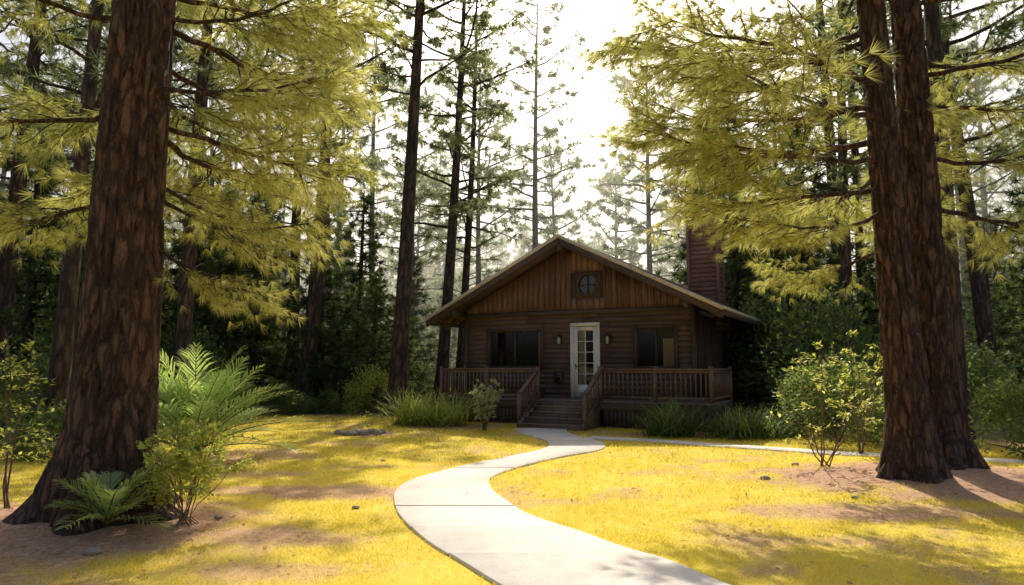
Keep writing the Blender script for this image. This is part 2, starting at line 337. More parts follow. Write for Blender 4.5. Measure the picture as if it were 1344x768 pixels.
# ------------------------------------------------------------------ cabin
cab=empty('wooden_cabin',(O[0],O[1],0),-PH)
AL,AR=-4.47,3.45;AC=(AL+AR)/2;BL=11.0;FZ=.75
SL=2.46/4.95
ROOFL,ROOFR=AC-5.0,AC+5.0
RZ=5.9
rz=lambda a:RZ-SL*abs(a-AC)
wt=lambda a:rz(a)-.22
openF=[(-3.52,-1.58,1.72,2.93),(-.5,.5,FZ,3.03),(1.71,2.89,1.72,2.93)]
mb=MB();zz=.35;hgt=.165
def iv(a0,a1,z0,z1,ops):
    out=[(a0,a1)]
    for o in ops:
        if z1>o[2]+.01 and z0<o[3]-.01:
            nw=[]
            for s,e in out:
                if o[1]<=s or o[0]>=e: nw.append((s,e));continue
                if o[0]>s: nw.append((s,o[0]))
                if o[1]<e: nw.append((o[1],e))
            out=nw
    return out
def lap(mb,a0,a1,z0,z1,b,tone,axis=0,sgn=1):
    if axis==0:
        V=[[a0,b-.026,z0],[a1,b-.026,z0],[a1,b,z0],[a0,b,z0],[a0,b-.012,z1],[a1,b-.012,z1],[a1,b,z1],[a0,b,z1]]
    else:
        V=[[b+.026,a0,z0],[b+.026,a1,z0],[b,a1,z0],[b,a0,z0],[b+.012,a0,z1],[b+.012,a1,z1],[b,a1,z1],[b,a0,z1]]
        if sgn<0: V=[[2*b-v[0],v[1],v[2]] for v in V]
    mb.add(V,BQ,tone=tone)
while zz<3.5:
    z1=zz+hgt-.004
    for s,e in iv(AL+.06,AR-.06,zz,z1,openF):
        cuts=[s]
        while e-cuts[-1]>3.2: cuts.append(cuts[-1]+R.uniform(1.4,3))
        cuts.append(e)
        for c0,c1 in zip(cuts[:-1],cuts[1:]):
            if c1-c0>.02: lap(mb,c0+.001,c1-.001,zz,z1,0,R.uniform(0,1))
    zz+=hgt
mb.obj('front_siding',[M_side],cab)
mb=MB()
box(mb,AL+.05,-3.53,.003,.12,.3,3.5);box(mb,-1.57,-.51,.003,.12,.3,3.5);box(mb,.51,1.70,.003,.12,.3,3.5);box(mb,2.9,AR-.05,.003,.12,.3,3.5)
for a0,a1 in((-3.53,-1.57),(1.70,2.9)): box(mb,a0,a1,.003,.12,.3,1.71);box(mb,a0,a1,.003,.12,2.94,3.5)
box(mb,-.51,.51,.003,.12,3.04,3.5)
box(mb,AL+.05,AL+.17,.125,BL,.3,3.5);box(mb,AR-.17,AR-.05,.125,BL,.3,3.5);box(mb,AL+.18,AR-.18,BL-.12,BL,.3,3.5)
for b0,b1 in((.003,.12),(BL-.12,BL)):
    mb.add([[AL+.05,b0,3.5],[AR-.05,b0,3.5],[AC,b0,wt(AC)-.03],[AL+.05,b1,3.5],[AR-.05,b1,3.5],[AC,b1,wt(AC)-.03]],quads=[[0,1,4,3],[1,2,5,4],[2,0,3,5]],tris=[[0,2,1],[3,4,5]])
mb.obj('wall_core',[M_trim],cab)
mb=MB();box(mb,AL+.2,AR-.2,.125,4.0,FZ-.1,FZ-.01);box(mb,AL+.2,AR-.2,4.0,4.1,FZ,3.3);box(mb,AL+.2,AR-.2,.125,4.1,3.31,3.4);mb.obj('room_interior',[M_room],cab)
def curtain(mb,a0,a1,z0,z1,b,f=26,amp=.03):
    n=int((a1-a0)/.012);a=np.linspace(a0,a1,n);bb=b+amp*np.sin(a*f*2)+.01*np.sin(a*f*5.3)
    V=np.concatenate([np.stack([a,bb,a*0+z0],1),np.stack([a,bb,a*0+z1],1)]);i=np.arange(n-1)
    mb.add(V,np.stack([i,i+1,i+1+n,i+n],1),tone=R.uniform(.3,1))
mb=MB();curtain(mb,2.45,2.86,1.6,2.6,.22);curtain(mb,-1.78,-1.6,1.6,3.0,.22);curtain(mb,-.26,.0,FZ+.4,2.9,.06,40,.012)  # first panel's warm cream stands in for a bright reflection in the right window
mb.obj('curtains_and_reflection',[M_curt],cab)
mb=MB();zz=.35
while zz<3.4:
    z1=zz+hgt-.004
    for s,e in iv(3.2,BL,zz,z1,[(5.2,6.4,1.7,2.9)]): lap(mb,s,e,zz,z1,AR-.05,R.uniform(0,1),1)
    lap(mb,0,BL,zz,z1,AL+.05,R.uniform(0,1),1,-1)
    zz+=hgt
mb.obj('side_siding',[M_side],cab)
mb=MB();b=.08
while b<3.15:
    box(mb,AR-.048,AR-.02+R.uniform(0,.006),b,b+.175,.33,3.35,R.uniform(0,1));box(mb,AR-.02,AR+.005,b+.165,b+.2,.33,3.35,R.uniform(0,.5));b+=.19
mb.obj('side_vertical_boards',[M_vert],cab)
mb=MB()
box(mb,AR-.06,AR+.06,-.075,.06,.3,3.5,.4);box(mb,AL-.02,AL+.10,-.075,.06,.3,3.5,.3)
box(mb,AL-.05,AR+.05,-.10,-.04,3.42,3.56,.6)
box(mb,AR-.04,AR+.02,3.12,3.22,.3,3.4,.4);box(mb,AR-.06,AR+.05,BL-.06,BL+.06,.3,3.4,.4)
for a0,a1,z0,z1 in (openF[0],openF[2]):
    t=.09
    box(mb,a0-t,a0,-.06,.10,z0-t,z1+t,.4);box(mb,a1,a1+t,-.06,.10,z0-t,z1+t,.4)
    box(mb,a0,a1,-.058,.10,z1,z1+t,.5);box(mb,a0-.0,a1+.0,-.09,.10,z0-t,z0,.5)
    w=(a1-a0);box(mb,a0+w/2-.03,a0+w/2+.03,-.0,.07,z0,z1,.2)
    box(mb,a0,a0+.04,.0,.07,z0,z1,.2);box(mb,a1-.04,a1,.0,.07,z0,z1,.2);box(mb,a0+.04,a1-.04,.002,.068,z0,z0+.04,.2);box(mb,a0+.04,a1-.04,.002,.068,z1-.04,z1,.2)
box(mb,AR-.06,AR+.03,5.1,5.2,1.6,3.0,.4);box(mb,AR-.06,AR+.03,6.4,6.5,1.6,3.0,.4);box(mb,AR-.06,AR+.028,5.2,6.4,2.9,3.0,.4);box(mb,AR-.06,AR+.04,5.2,6.4,1.6,1.7,.4)
mb.obj('trim',[M_trim],cab)
mb=MB()
def pane(mb,a0,a1,b,z0,z1): mb.add([[a0,b,z0],[a1,b,z0],[a1,b,z1],[a0,b,z1]],[[0,1,2,3]])
for a0,a1,z0,z1 in (openF[0],openF[2]): pane(mb,a0+.001,a1-.001,.05,z0+.001,z1-.001)
mb.add([[AR-.04,5.2,1.7],[AR-.04,6.4,1.7],[AR-.04,6.4,2.9],[AR-.04,5.2,2.9]],[[0,1,2,3]])
mb.obj('window_panes',[M_glass],cab)
mb=MB();a=AL-.1
RW=(0.12,4.36,.42)
while a<AR+.1:
    w=.195;a1=min(a+w,AR+.1);tn=R.uniform(0,1);pr=-.055-R.uniform(0,.012)
    def seg(a0,a1,zb,tn,b0,b1):
        za=wt(a0)-.02;zb1=wt(a1)-.02
        if max(za,zb1)<zb+.02: return
        za=max(za,zb+.001);zb1=max(zb1,zb+.001)
        mb.add([[a0,b0,zb],[a1,b0,zb],[a1,b1,zb],[a0,b1,zb],[a0,b0,za],[a1,b0,zb1],[a1,b1,zb1],[a0,b1,za]],BQ,tone=tn)
    if a1>RW[0]-RW[2] and a<RW[0]+RW[2]:
        box(mb,a,a1-.004,pr,-.0,3.58,RW[1]-RW[2],tn);seg(a,a1-.004,RW[1]+RW[2],tn,pr,0)
    else: seg(a,a1-.004,3.58,tn,pr,0)
    if not(a1>RW[0]-RW[2]-.03 and a1-.02<RW[0]+RW[2]+.03): seg(a1-.02,a1+.018,3.58,R.uniform(0,.4),-.095,-.04)
    a+=w
mb.obj('gable_boards',[M_gab],cab)
rw=MB();rx,rzz,rh=RW
rg=MB()
nseg=40;ro,ri=.40,.31
V=[];Q=[]
for k in range(nseg):
    t=2*math.pi*k/nseg;c,s=math.cos(t),math.sin(t)
    for r,bb in((ro,-.06),(ro,-.12),(ri,-.12),(ri,-.02)): V.append([rx+r*c,bb,rzz+r*s])
for k in range(nseg):
    k2=(k+1)%nseg
    for m in range(3): Q.append([k*4+m,k2*4+m,k2*4+m+1,k*4+m+1])
rw.add(V,Q,tone=.3)
V=[];Q=[]
for k in range(nseg):
    t=2*math.pi*k/nseg;c,s=math.cos(t),math.sin(t);f=(rh+.01)/max(abs(c),abs(s))
    V+=[[rx+.39*c,-.075,rzz+.39*s],[rx+f*c,-.075,rzz+f*s],[rx+f*c,.0,rzz+f*s]]
for k in range(nseg):
    k2=(k+1)%nseg;Q+=[[k*3,k2*3,k2*3+1,k*3+1],[k*3+1,k2*3+1,k2*3+2,k*3+2]]
rw.add(V,Q,tone=.8)
box(rw,rx-.015,rx+.015,-.075,-.04,rzz-.31,rzz+.31,.2);box(rw,rx-.31,rx+.31,-.073,-.042,rzz-.015,rzz+.015,.2)
rw.obj('round_window_frame',[M_trim],cab)
pane(rg,rx-.32,rx+.32,-.03,rzz-.32,rzz+.32);rg.obj('round_window_glass',[M_glass],cab)
mb=MB()
box(mb,-.5,-.40,-.07,.06,FZ,3.03);box(mb,.40,.5,-.07,.06,FZ,3.03);box(mb,-.5,.5,-.085,.06,3.035,3.14)
box(mb,-.395,-.27,-.02,.03,FZ+.02,3.02);box(mb,.27,.395,-.02,.03,FZ+.02,3.02);box(mb,-.27,.27,-.018,.028,2.89,3.02);box(mb,-.27,.27,-.018,.028,FZ+.02,FZ+.42)
box(mb,-.2,.2,-.026,-.018,FZ+.10,FZ+.34)
for k in range(1,5): z=FZ+.42+(2.89-FZ-.42)*k/5;box(mb,-.27,.27,-.014,.024,z-.012,z+.012)
box(mb,-.014,.014,-.016,.026,FZ+.42,2.89)
mb.obj('door',[M_white],cab)
mb=MB();pane(mb,-.27,.27,.005,FZ+.42,2.89);mb.obj('door_glass',[M_glass],cab)
mb=MB();tube(mb,[[-.33,-.02,1.75],[-.33,-.07,1.75]],[.012,.012],8);tube(mb,[[-.33,-.07,1.75],[-.24,-.075,1.75]],[.012,.01],8);box(mb,-.35,-.31,-.026,-.02,1.68,1.84)
for sa in(-.86,.80):
    box(mb,sa-.05,sa+.05,-.05,-.02,2.5,2.75);box(mb,sa-.015,sa+.015,-.14,-.05,2.72,2.75)
    V=[[sa-.1,-.22,2.7],[sa+.1,-.22,2.7],[sa+.1,-.05,2.7],[sa-.1,-.05,2.7],[sa-.02,-.15,2.79],[sa+.02,-.15,2.79],[sa+.02,-.11,2.79],[sa-.02,-.11,2.79]];mb.add(V,BQ)
    box(mb,sa-.06,sa+.06,-.195,-.075,2.44,2.46)
    for dx in(-.06,.05):
        for dy in(-.195,-.085): box(mb,sa+dx,sa+dx+.01,dy,dy+.01,2.46,2.7)
tube(mb,[[-.9,-.04,1.32],[-.9,-.13,1.32]],[.15,.15],16);tube(mb,[[-.9,-.13,1.32],[-.9,-.15,1.32]],[.15,.08],16);box(mb,-1.04,-.76,-.12,-.04,1.34,1.58)
mb.obj('door_hardware_and_sconces',[M_black],cab)
mb=MB()
for sa in(-.86,.80): box(mb,sa-.045,sa+.045,-.18,-.09,2.46,2.69)
mb.obj('sconce_glass',[M_lamp],cab)
F0,F1=-.95,BL+.6
mb=MB()
for sg,ae in((-1,ROOFL),(1,ROOFR)):
    nrow=26
    for k in range(nrow):
        t0=k/nrow;t1=(k+1)/nrow
        a0=AC+(ae-AC)*t0;a1=AC+(ae-AC)*t1
        z0=rz(a0)+.0;z1=rz(a1)+.018
        V=[[a0,F0-.02,z0-.01],[a1,F0-.02,z1-.025],[a1,F1,z1-.025],[a0,F1,z0-.01],[a0,F0-.02,z0+.004],[a1,F0-.02,z1],[a1,F1,z1],[a0,F1,z0+.004]]
        mb.add(V,BQ,tone=R.uniform(0,1))
mb.obj('roof_shingles',[M_shing],cab)
mb=MB()
for ae in(ROOFL,ROOFR):
    a0=AC;a1=ae
    V=[[a0,F0+.03,rz(a0)-.06],[a1,F0+.03,rz(a1)-.06],[a1,F1-.03,rz(a1)-.06],[a0,F1-.03,rz(a0)-.06],[a0,F0+.03,rz(a0)-.012],[a1,F0+.03,rz(a1)-.012],[a1,F1-.03,rz(a1)-.012],[a0,F1-.03,rz(a0)-.012]]
    mb.add(V,BQ,tone=.5)
    bb=F0+.4
    while bb<F1:
        am=AL-.0 if ae<AC else AR+.0
        beam(mb,[am,bb,rz(am)-.13],[ae,bb,rz(ae)-.13],.06,.12,.3,0,(0,0,1));bb+=.6
mb.obj('roof_sheathing',[M_vert],cab)
mb=MB();me2=MB()
for ae in(ROOFL,ROOFR):
    for fb in(F0,F1):
        def strip(m,zt,zb,b0,b1,tn):
            x0,x1=AC,ae
            m.add([[x0,b0,rz(x0)-zb],[x1,b0,rz(x1)-zb],[x1,b1,rz(x1)-zb],[x0,b1,rz(x0)-zb],[x0,b0,rz(x0)-zt],[x1,b0,rz(x1)-zt],[x1,b1,rz(x1)-zt],[x0,b1,rz(x0)-zt]],BQ,tone=tn)
        strip(mb,.10,.32,fb-.02,fb+.025,.5)
        strip(me2,-.02,.098,fb-.05,fb+.03,.5)
    sx=-1 if ae<AC else 1
    x0,x1=sorted((ae,ae+sx*.03));box(mb,x0,x1,F0-.02,F1+.03,rz(ae)-.24,rz(ae)-.08,.4)
    x0,x1=sorted((ae,ae+sx*.05));box(me2,x0,x1,F0-.05,F1+.03,rz(ae)-.075,rz(ae)+.015,.4)
for a in (AL+.02,AR-.02,AC): box(mb,a-.07,a+.07,F0+.03,-.1,wt(a)-.27,wt(a)-.07,.5)
mb.obj('fascia',[M_trim],cab);me2.obj('roof_edge',[M_edge],cab)
mb=MB();ca,cb,cw,cd,ct=2.75,5.2,.52,.46,7.25
z=3.3
while z<ct-.1:
    h=.17;t=R.uniform(0,1)
    V=[[ca-cw-.03,cb-cd-.03,z],[ca+cw+.03,cb-cd-.03,z],[ca+cw+.03,cb+cd+.03,z],[ca-cw-.03,cb+cd+.03,z],[ca-cw,cb-cd,z+h-.003],[ca+cw,cb-cd,z+h-.003],[ca+cw,cb+cd,z+h-.003],[ca-cw,cb+cd,z+h-.003]]
    mb.add(V,BQ,tone=t);z+=h
for sx in(-1,1):
    for sy in(-1,1): box(mb,ca+sx*(cw+.005)-.05,ca+sx*(cw+.005)+.05,cb+sy*(cd+.005)-.05,cb+sy*(cd+.005)+.05,3.2,ct,.2)
box(mb,ca-cw-.08,ca+cw+.08,cb-cd-.08,cb+cd+.08,ct,ct+.08,.2)
mb.obj('chimney',[M_chim],cab)
mb=MB();tube(mb,[[ca,cb,ct+.08],[ca,cb,ct+.3]],[.16,.16],14);tube(mb,[[ca,cb,ct+.3],[ca,cb,ct+.38]],[.26,.03],14);mb.obj('chimney_cap',[M_black],cab)
PB=-1.6;PL,PR=-4.5,4.29;SA,SB=-.94,1.08
mb=MB();b=PB
a=PL
while a<PR-.01:
    box(mb,a,min(a+.135,PR),PB-.03,-.04,FZ-.04,FZ,R.uniform(0,1));a+=.141
box(mb,AR+.07,PR,-.035,1.2,FZ-.04,FZ,.5)
mb.obj('porch_deck',[M_deck],cab)
mb=MB()
box(mb,PL,PR,PB,PB+.04,FZ-.26,FZ-.045,.5);box(mb,PL,PL+.04,PB+.045,0,FZ-.26,FZ-.045,.4);box(mb,PR-.04,PR,PB+.045,1.2,FZ-.26,FZ-.045,.4)
a=PL+.1
while a<PR:
    if not(SA-.05<a<SB+.0): box(mb,a,a+.11,PB+.05,PB+.07,.0,FZ-.05,R.uniform(0,.7))
    a+=.13
b=PB+.1
while b<1.1: box(mb,PR-.07,PR-.045,b,b+.11,0,FZ-.05,R.uniform(0,.7));b+=.13
for a in(PL+.1,-2.7,SA-.1,SB+.1,2.7,PR-.1): box(mb,a-.06,a+.06,PB+.08,PB+.2,-.1,FZ-.05,.5)
box(mb,AL+.05,AR-.05,-.03,.0,0,.35,.1);box(mb,AR-.05,AR-.0,.1,BL,0,.35,.1)
mb.obj('porch_skirt',[M_trim],cab)
def rail(mb,p0,p1,h=.92,sp=.135):
    p0=np.array(p0,float);p1=np.array(p1,float);d=p1-p0;L=np.linalg.norm(d[:2])
    up=np.array([0,0,1.])
    beam(mb,p0+up*h,p1+up*h,.11,.045,.7);beam(mb,p0+up*(h-.07),p1+up*(h-.07),.045,.08,.5);beam(mb,p0+up*.12,p1+up*.12,.045,.08,.5)
    n=int(L/sp)
    for k in range(1,n):
        q=p0+d*k/n;box(mb,q[0]-.019,q[0]+.019,q[1]-.019,q[1]+.019,q[2]+.15,q[2]+h-.08,R.uniform(.1,.9))
def post(mb,x,y,z0,z1):
    box(mb,x-.05,x+.05,y-.05,y+.05,z0,z1,.6);box(mb,x-.065,x+.065,y-.065,y+.065,z1,z1+.03,.7)
mb=MB();yb=PB+.05
rail(mb,[PL+.05,yb,FZ],[SA,yb,FZ]);rail(mb,[SB,yb,FZ],[PR-.05,yb,FZ])
rail(mb,[PL+.05,yb,FZ],[PL+.05,-.1,FZ]);rail(mb,[PR-.05,yb,FZ],[PR-.05,1.15,FZ])
for x in(PL+.05,-2.75,SA,SB,2.7,PR-.05): post(mb,x,yb,FZ,FZ+.97)
post(mb,PR-.05,1.15,FZ,FZ+.97)
SE=PB-1.28
for x in(SA,SB):
    rail(mb,[x,yb-.05,FZ+.0],[x,SE+.1,.08],h=.9,sp=.15);post(mb,x,SE+.08,0,1.0)
mb.obj('porch_railing',[M_rail],cab)
mb=MB();ns_=4;run=.31
for k in range(ns_-0):
    zt=FZ*(k+1)/(ns_+1)*1.0;b0=SE+k*run;
    box(mb,SA+.06,SB-.06,b0-.03,b0+run+.01,zt-.04,zt,R.uniform(.5,1));box(mb,SA+.08,SB-.08,b0,b0+.02,zt-.19,zt-.042,.2)
box(mb,SA+.08,SB-.08,PB-.025,PB-.005,FZ-.2,FZ-.042,.2)
for x in(SA+.03,SB-.03):
    mb.add([[x-.025,SE,0],[x+.025,SE,0],[x+.025,PB,0],[x-.025,PB,0],[x-.025,SE,.19],[x+.025,SE,.19],[x+.025,PB,FZ-.05],[x-.025,PB,FZ-.05]],BQ,tone=.3)
mb.obj('porch_steps',[M_deck],cab)
mb=MB();tube(mb,[[-1.35,-.5,FZ],[-1.35,-.5,FZ+.28],[-1.35,-.5,FZ+.3],[-1.35,-.5,FZ+.3]],[.11,.16,.17,.12],14);mb.obj('flower_pot',[M_terra],cab)
# ------------------------------------------------------------------ trees
def twigs_from(mb,P0,D,L,r,tone=.5,n=4,mat=0,curve=.0,k=5,jit=.06):
    t=np.linspace(0,1,k)[:,None]
    P=P0+D*L*t+np.array([0,0,1.])*curve*L*t**2+np.cumsum(R.normal(0,jit*L/k,(k,3)),0)*(t>0)
    if mb is not None: tube(mb,P,np.linspace(r,r*.35,k),n,tone,mat)
    return P
def pine(seed,H,r,c0,spread,nb,K,nl,nw,prof='pine',mats=None,stubs=10,dens=1.0,bend=.3):
    global R;old=R;R=np.random.RandomState(seed)
    mb=MB();k=16;t=np.linspace(0,1,k);ph=R.uniform(0,6,2)
    cx=bend*np.sin(t*2.3+ph[0])-bend*np.sin(ph[0]);cy=bend*np.cos(t*2+ph[1])-bend*np.cos(ph[1])
    T=np.stack([cx,cy,t*H],1);T[0,2]=-.3
    rr=r*(1-t)**.75+.02;rr[0]*=1.5;rr[1]*=1.03
    tube(mb,T,rr,12,.5,0)
    TP=[];TD=[];TT=[]
    for q in range(nb):
        f=(q+R.uniform())/nb;z=H*(c0+(1-c0)*f*.985)
        base=np.array([np.interp(z,t*H,cx),np.interp(z,t*H,cy),z])
        az=q*2.399+R.uniform(-.5,.5)
        if prof=='pine': L=spread*(.35+.65*math.sin(math.pi*min(1,.25+f*.72))**.7)*R.uniform(.5,1.15);el=R.uniform(-.15,.3)+.5*f;cv=R.uniform(-.05,.25)
        else: L=spread*(1-f)**.8*R.uniform(.7,1.1)+.25;el=R.uniform(-.3,0)+.35*f;cv=R.uniform(-.1,.15)
        D=np.array([math.cos(az)*math.cos(el),math.sin(az)*math.cos(el),math.sin(el)])
        P=twigs_from(mb,base,D,L,.018*L+.012,.5,4,0,cv,6,.12)
        ns=max(2,int(L*2.6*dens));bt=R.uniform(0,1)
        for s in range(ns):
            ft=R.uniform(.3,1) if prof=='pine' else R.uniform(.1,1)
            i0=ft*5;i_=min(int(i0),4);b=P[i_]+(P[i_+1]-P[i_])*(i0-i_)
            sd=R.choice([-1,1])*R.uniform(.3,1.2);d=np.array([D[0]*math.cos(sd)-D[1]*math.sin(sd),D[0]*math.sin(sd)+D[1]*math.cos(sd),R.uniform(-.15,.4)])
            l=L*R.uniform(.15,.38)*(1.25-ft*.6);Q=twigs_from(mb,b,d,l,.012,.5,3,0,.1,4,.1)
            for u in (.5,.8,1.):
                j=u*3;j0=min(int(j),2);TP.append(Q[j0]+(Q[j0+1]-Q[j0])*(j-j0)+R.normal(0,.05,3));TD.append(d);TT.append(np.clip(bt*.6+R.uniform(0,.4),0,1))
        TP.append(P[-1]);TD.append(D);TT.append(bt)
    needles(mb,np.array(TP),nrm(np.array(TD)),K,nl,nw,1.0,.05,1,np.array(TT))
    for q in range(stubs):
        z=H*R.uniform(.2,c0+.1) if c0>.2 else H*.2;az=R.uniform(0,6.28);base=np.array([np.interp(z,t*H,cx),np.interp(z,t*H,cy),z])
        twigs_from(mb,base,np.array([math.cos(az),math.sin(az),R.uniform(-.2,.4)]),R.uniform(.4,2.2),.025,.5,4,0,.1,5,.2)
    me=mb.mesh('pine_tree_mesh',mats,True);R=old;return me
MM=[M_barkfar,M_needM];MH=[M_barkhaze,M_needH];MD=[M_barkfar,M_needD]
pm=[pine(11,24,.31,.40,4.0,44,13,.38,.042,mats=MM,dens=1.2),pine(12,26,.29,.44,3.6,38,13,.38,.042,mats=MM,dens=1.2),pine(13,22,.25,.34,3.4,44,13,.38,.042,mats=MM,dens=1.2),pine(14,23,.22,.32,3.0,40,12,.38,.042,mats=MM,stubs=16)]
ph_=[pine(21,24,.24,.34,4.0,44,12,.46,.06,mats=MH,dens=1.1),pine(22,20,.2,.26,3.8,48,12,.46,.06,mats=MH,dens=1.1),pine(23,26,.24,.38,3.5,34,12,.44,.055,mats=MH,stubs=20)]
cf=[pine(31,12,.2,.05,2.6,95,11,.36,.06,'con',MD,0,1.2,.1),pine(32,9,.16,.04,2.3,80,11,.36,.06,'con',MD,0,1.2,.1)]
ch=[pine(33,14,.2,.05,3.2,85,10,.5,.09,'con',MH,0,1.1,.1),pine(34,17,.22,.12,3.0,95,10,.5,.08,'con',MM,0,1.1,.1)]
HT={pm[0]:24,pm[1]:26,pm[2]:22,pm[3]:23,ph_[0]:24,ph_[1]:20,ph_[2]:26,cf[0]:12,cf[1]:9,ch[0]:14,ch[1]:17}
def shrub(seed,rx,h,ncl,nl,ls,mats,stems=6,cl=.28,flat=.4):
    global R;old=R;R=np.random.RandomState(seed);mb=MB()
    C=runit(ncl)*R.uniform(.45,1,ncl)[:,None]**.6;C[:,2]=np.abs(C[:,2]);C=C*np.array([rx,rx,h*.85]);C[:,2]+=h*.08
    for q in range(stems):
        tgt=C[R.randint(ncl)];tube(mb,[[0,0,-.05],tgt*.5+R.normal(0,.05,3),tgt],[.03*h/2,.02*h/2,.006],5,.5,0)
    ct=R.uniform(0,.6,ncl);ii=R.randint(0,ncl,nl);P=C[ii]+R.normal(0,1,(nl,3))*np.array([rx,rx,h*.7])*cl*.5
    P[:,2]=np.abs(P[:,2])
    D=nrm(P-np.array([0,0,h*.3]))+runit(nl)*.9
    leaves(mb,P,D,ls,ls*.5,1,np.clip(ct[ii]+R.uniform(0,.45,nl),0,1),flat)
    me=mb.mesh('shrub_mesh',mats);R=old;return me
sh=[shrub(41,1.6,2.6,40,5000,.14,[M_twig,M_leafD]),shrub(42,1.2,1.5,34,4500,.12,[M_twig,M_leafD]),shrub(43,2.2,4.2,55,6500,.19,[M_twig,M_leafD])]
shB=shrub(44,1.2,2.0,34,4500,.11,[M_twig,M_leafB])
key=[(-8.4,28,pm[0],1.0,.05,.3),(-4.2,25,pm[1],1.0,.06,1.2),(-3.05,29,pm[2],1.0,.045,2.2),(-2.6,33,pm[3],.95,.02,4),
     (-9.9,31,pm[2],1.05,.02,5),(-12.8,36,pm[3],1,.0,.6),(-10.6,22,pm[1],.9,.03,3.3),(-10.9,16.5,pm[2],.9,.0,1.9),(-15,20,pm[2],1.,.02,.5),
     (-14.5,26,pm[0],.95,.0,2.9),(-18,30,pm[2],1.,.0,1.1),(-20,25,pm[0],.9,.0,.2),(-15.5,33,pm[0],1.,.01,4.2),
     (10.3,16,pm[3],1.,-.03,2.7),(15.4,22,pm[0],.85,-.05,4.4),(15.4,30,pm[3],1,.0,2.1),(13.6,28,pm[1],1,.0,.4),(11.8,24,pm[2],.9,.01,5.5),
     (-8.1,40,ph_[2],.9,.0,.4),(1.55,42,ph_[2],1.0,.0,1.3),(3.3,50,ph_[1],.95,.0,.2),(-2.0,44,ph_[0],.9,.0,3.3),(9.4,46,ph_[0],1.,.0,2.3),(8.6,56,ph_[1],.95,0,5.)]
for (x,y,me,s,lx,rz_) in key:
    o=inst('pine_tree',me,(x,y,0),(0,0,0),s)
    o.matrix_world=Matrix.Translation((x,y,0))@Matrix.Rotation(lx,4,'Y')@Matrix.Rotation(rz_,4,'Z')@Matrix.Scale(s,4)
bf=empty('background_forest')
RR=np.random.RandomState(5);placed=[]
def free(x,y,d):
    for a,b in placed:
        if (a-x)**2+(b-y)**2<d*d: return False
    placed.append((x,y));return True
for q in range(420):
    y=RR.uniform(36,92);x=RR.uniform(-.95,.95)*y
    px=672+x/y*900
    if px>560 and px<1010 and y<44: continue
    elev=1.0
    if 590<px<850:
        if y<56: continue
        elev=.19 if px>640 else .26
    if not free(x,y,6.2 if y<55 else 7.5): continue
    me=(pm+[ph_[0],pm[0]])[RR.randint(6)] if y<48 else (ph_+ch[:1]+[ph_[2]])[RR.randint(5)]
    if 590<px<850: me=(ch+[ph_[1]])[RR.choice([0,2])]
    s=RR.uniform(.8,1.15)
    if elev<1: s=min(s,(1.78+elev*y)/HT[me])
    inst('tree',me,(x,y,0),(RR.normal(0,.02),RR.normal(0,.02),RR.uniform(0,6.28)),s,bf)
for q in range(95):
    y=RR.uniform(28,60);x=RR.uniform(-.95,.95)*y;px=672+x/y*900
    if 560<px<1010 and y<40: continue
    if y>46 or 540<px<960: me=ch[0];s=RR.uniform(.45,.8)
    else: me=cf[RR.randint(2)];s=RR.uniform(.55,1.05)
    inst('conifer',me,(x,y,0),(0,0,RR.uniform(0,6.28)),s,bf)
for (x,y,s) in [(9.9,30,1.2),(11.5,27,1.0),(13,33,1.3),(10.5,35,1.3),(15,26,.9),(17,30,1.1),(19,24,.9),(-17,24,1),(-14,26,.9),(-19,30,1.1),(-12.5,27,.7),(-6.5,33,.5),(-13,22,.7),(-16,19,.8)]:
    inst('conifer',cf[0],(x,y,0),(0,0,x*3),s,bf)
for q in range(90):
    y=RR.uniform(26.5,52);x=RR.uniform(-.95,.95)*y;px=672+x/y*900
    if 520<px<1010 and y<38: continue
    inst('understory',sh[RR.randint(3)],(x,y,-.1),(0,0,RR.uniform(0,6.28)),RR.uniform(.6,1.2),bf)
for k in range(64):
    a=(k/63-.5)*2.1;d=100+RR.uniform(-5,15);inst('tree',ch[0],(d*math.sin(a),d*math.cos(a),0),(0,0,RR.uniform(0,6)),RR.uniform(1.1,1.6),bf)
for q in range(26):
    a=RR.uniform(0,6.28);d=RR.uniform(24,45);x=d*math.cos(a);y=d*math.sin(a)
    if y>0: continue
    inst('tree',(ph_+ch[:1])[RR.randint(4)],(x,y-6,0),(0,0,RR.uniform(0,6)),RR.uniform(.5,.7),bf)
for (x,y,s) in [(12.5,14.5,.7),(13,16,.9),(12,19,1.),(15,12,.9),(9.5,19.5,.7),(-12,15,.9),(-13,12,1.),(-12,19,1.),(-9.5,22,.8),(-14,23,1.1),(-11.5,24.5,.8),(16,18,1.2),(10.2,22,1.),(9.8,25,1.1)]:
    inst('understory',sh[int(abs(x*7))%3],(x,y,-.05),(0,0,x*5),s,bf)
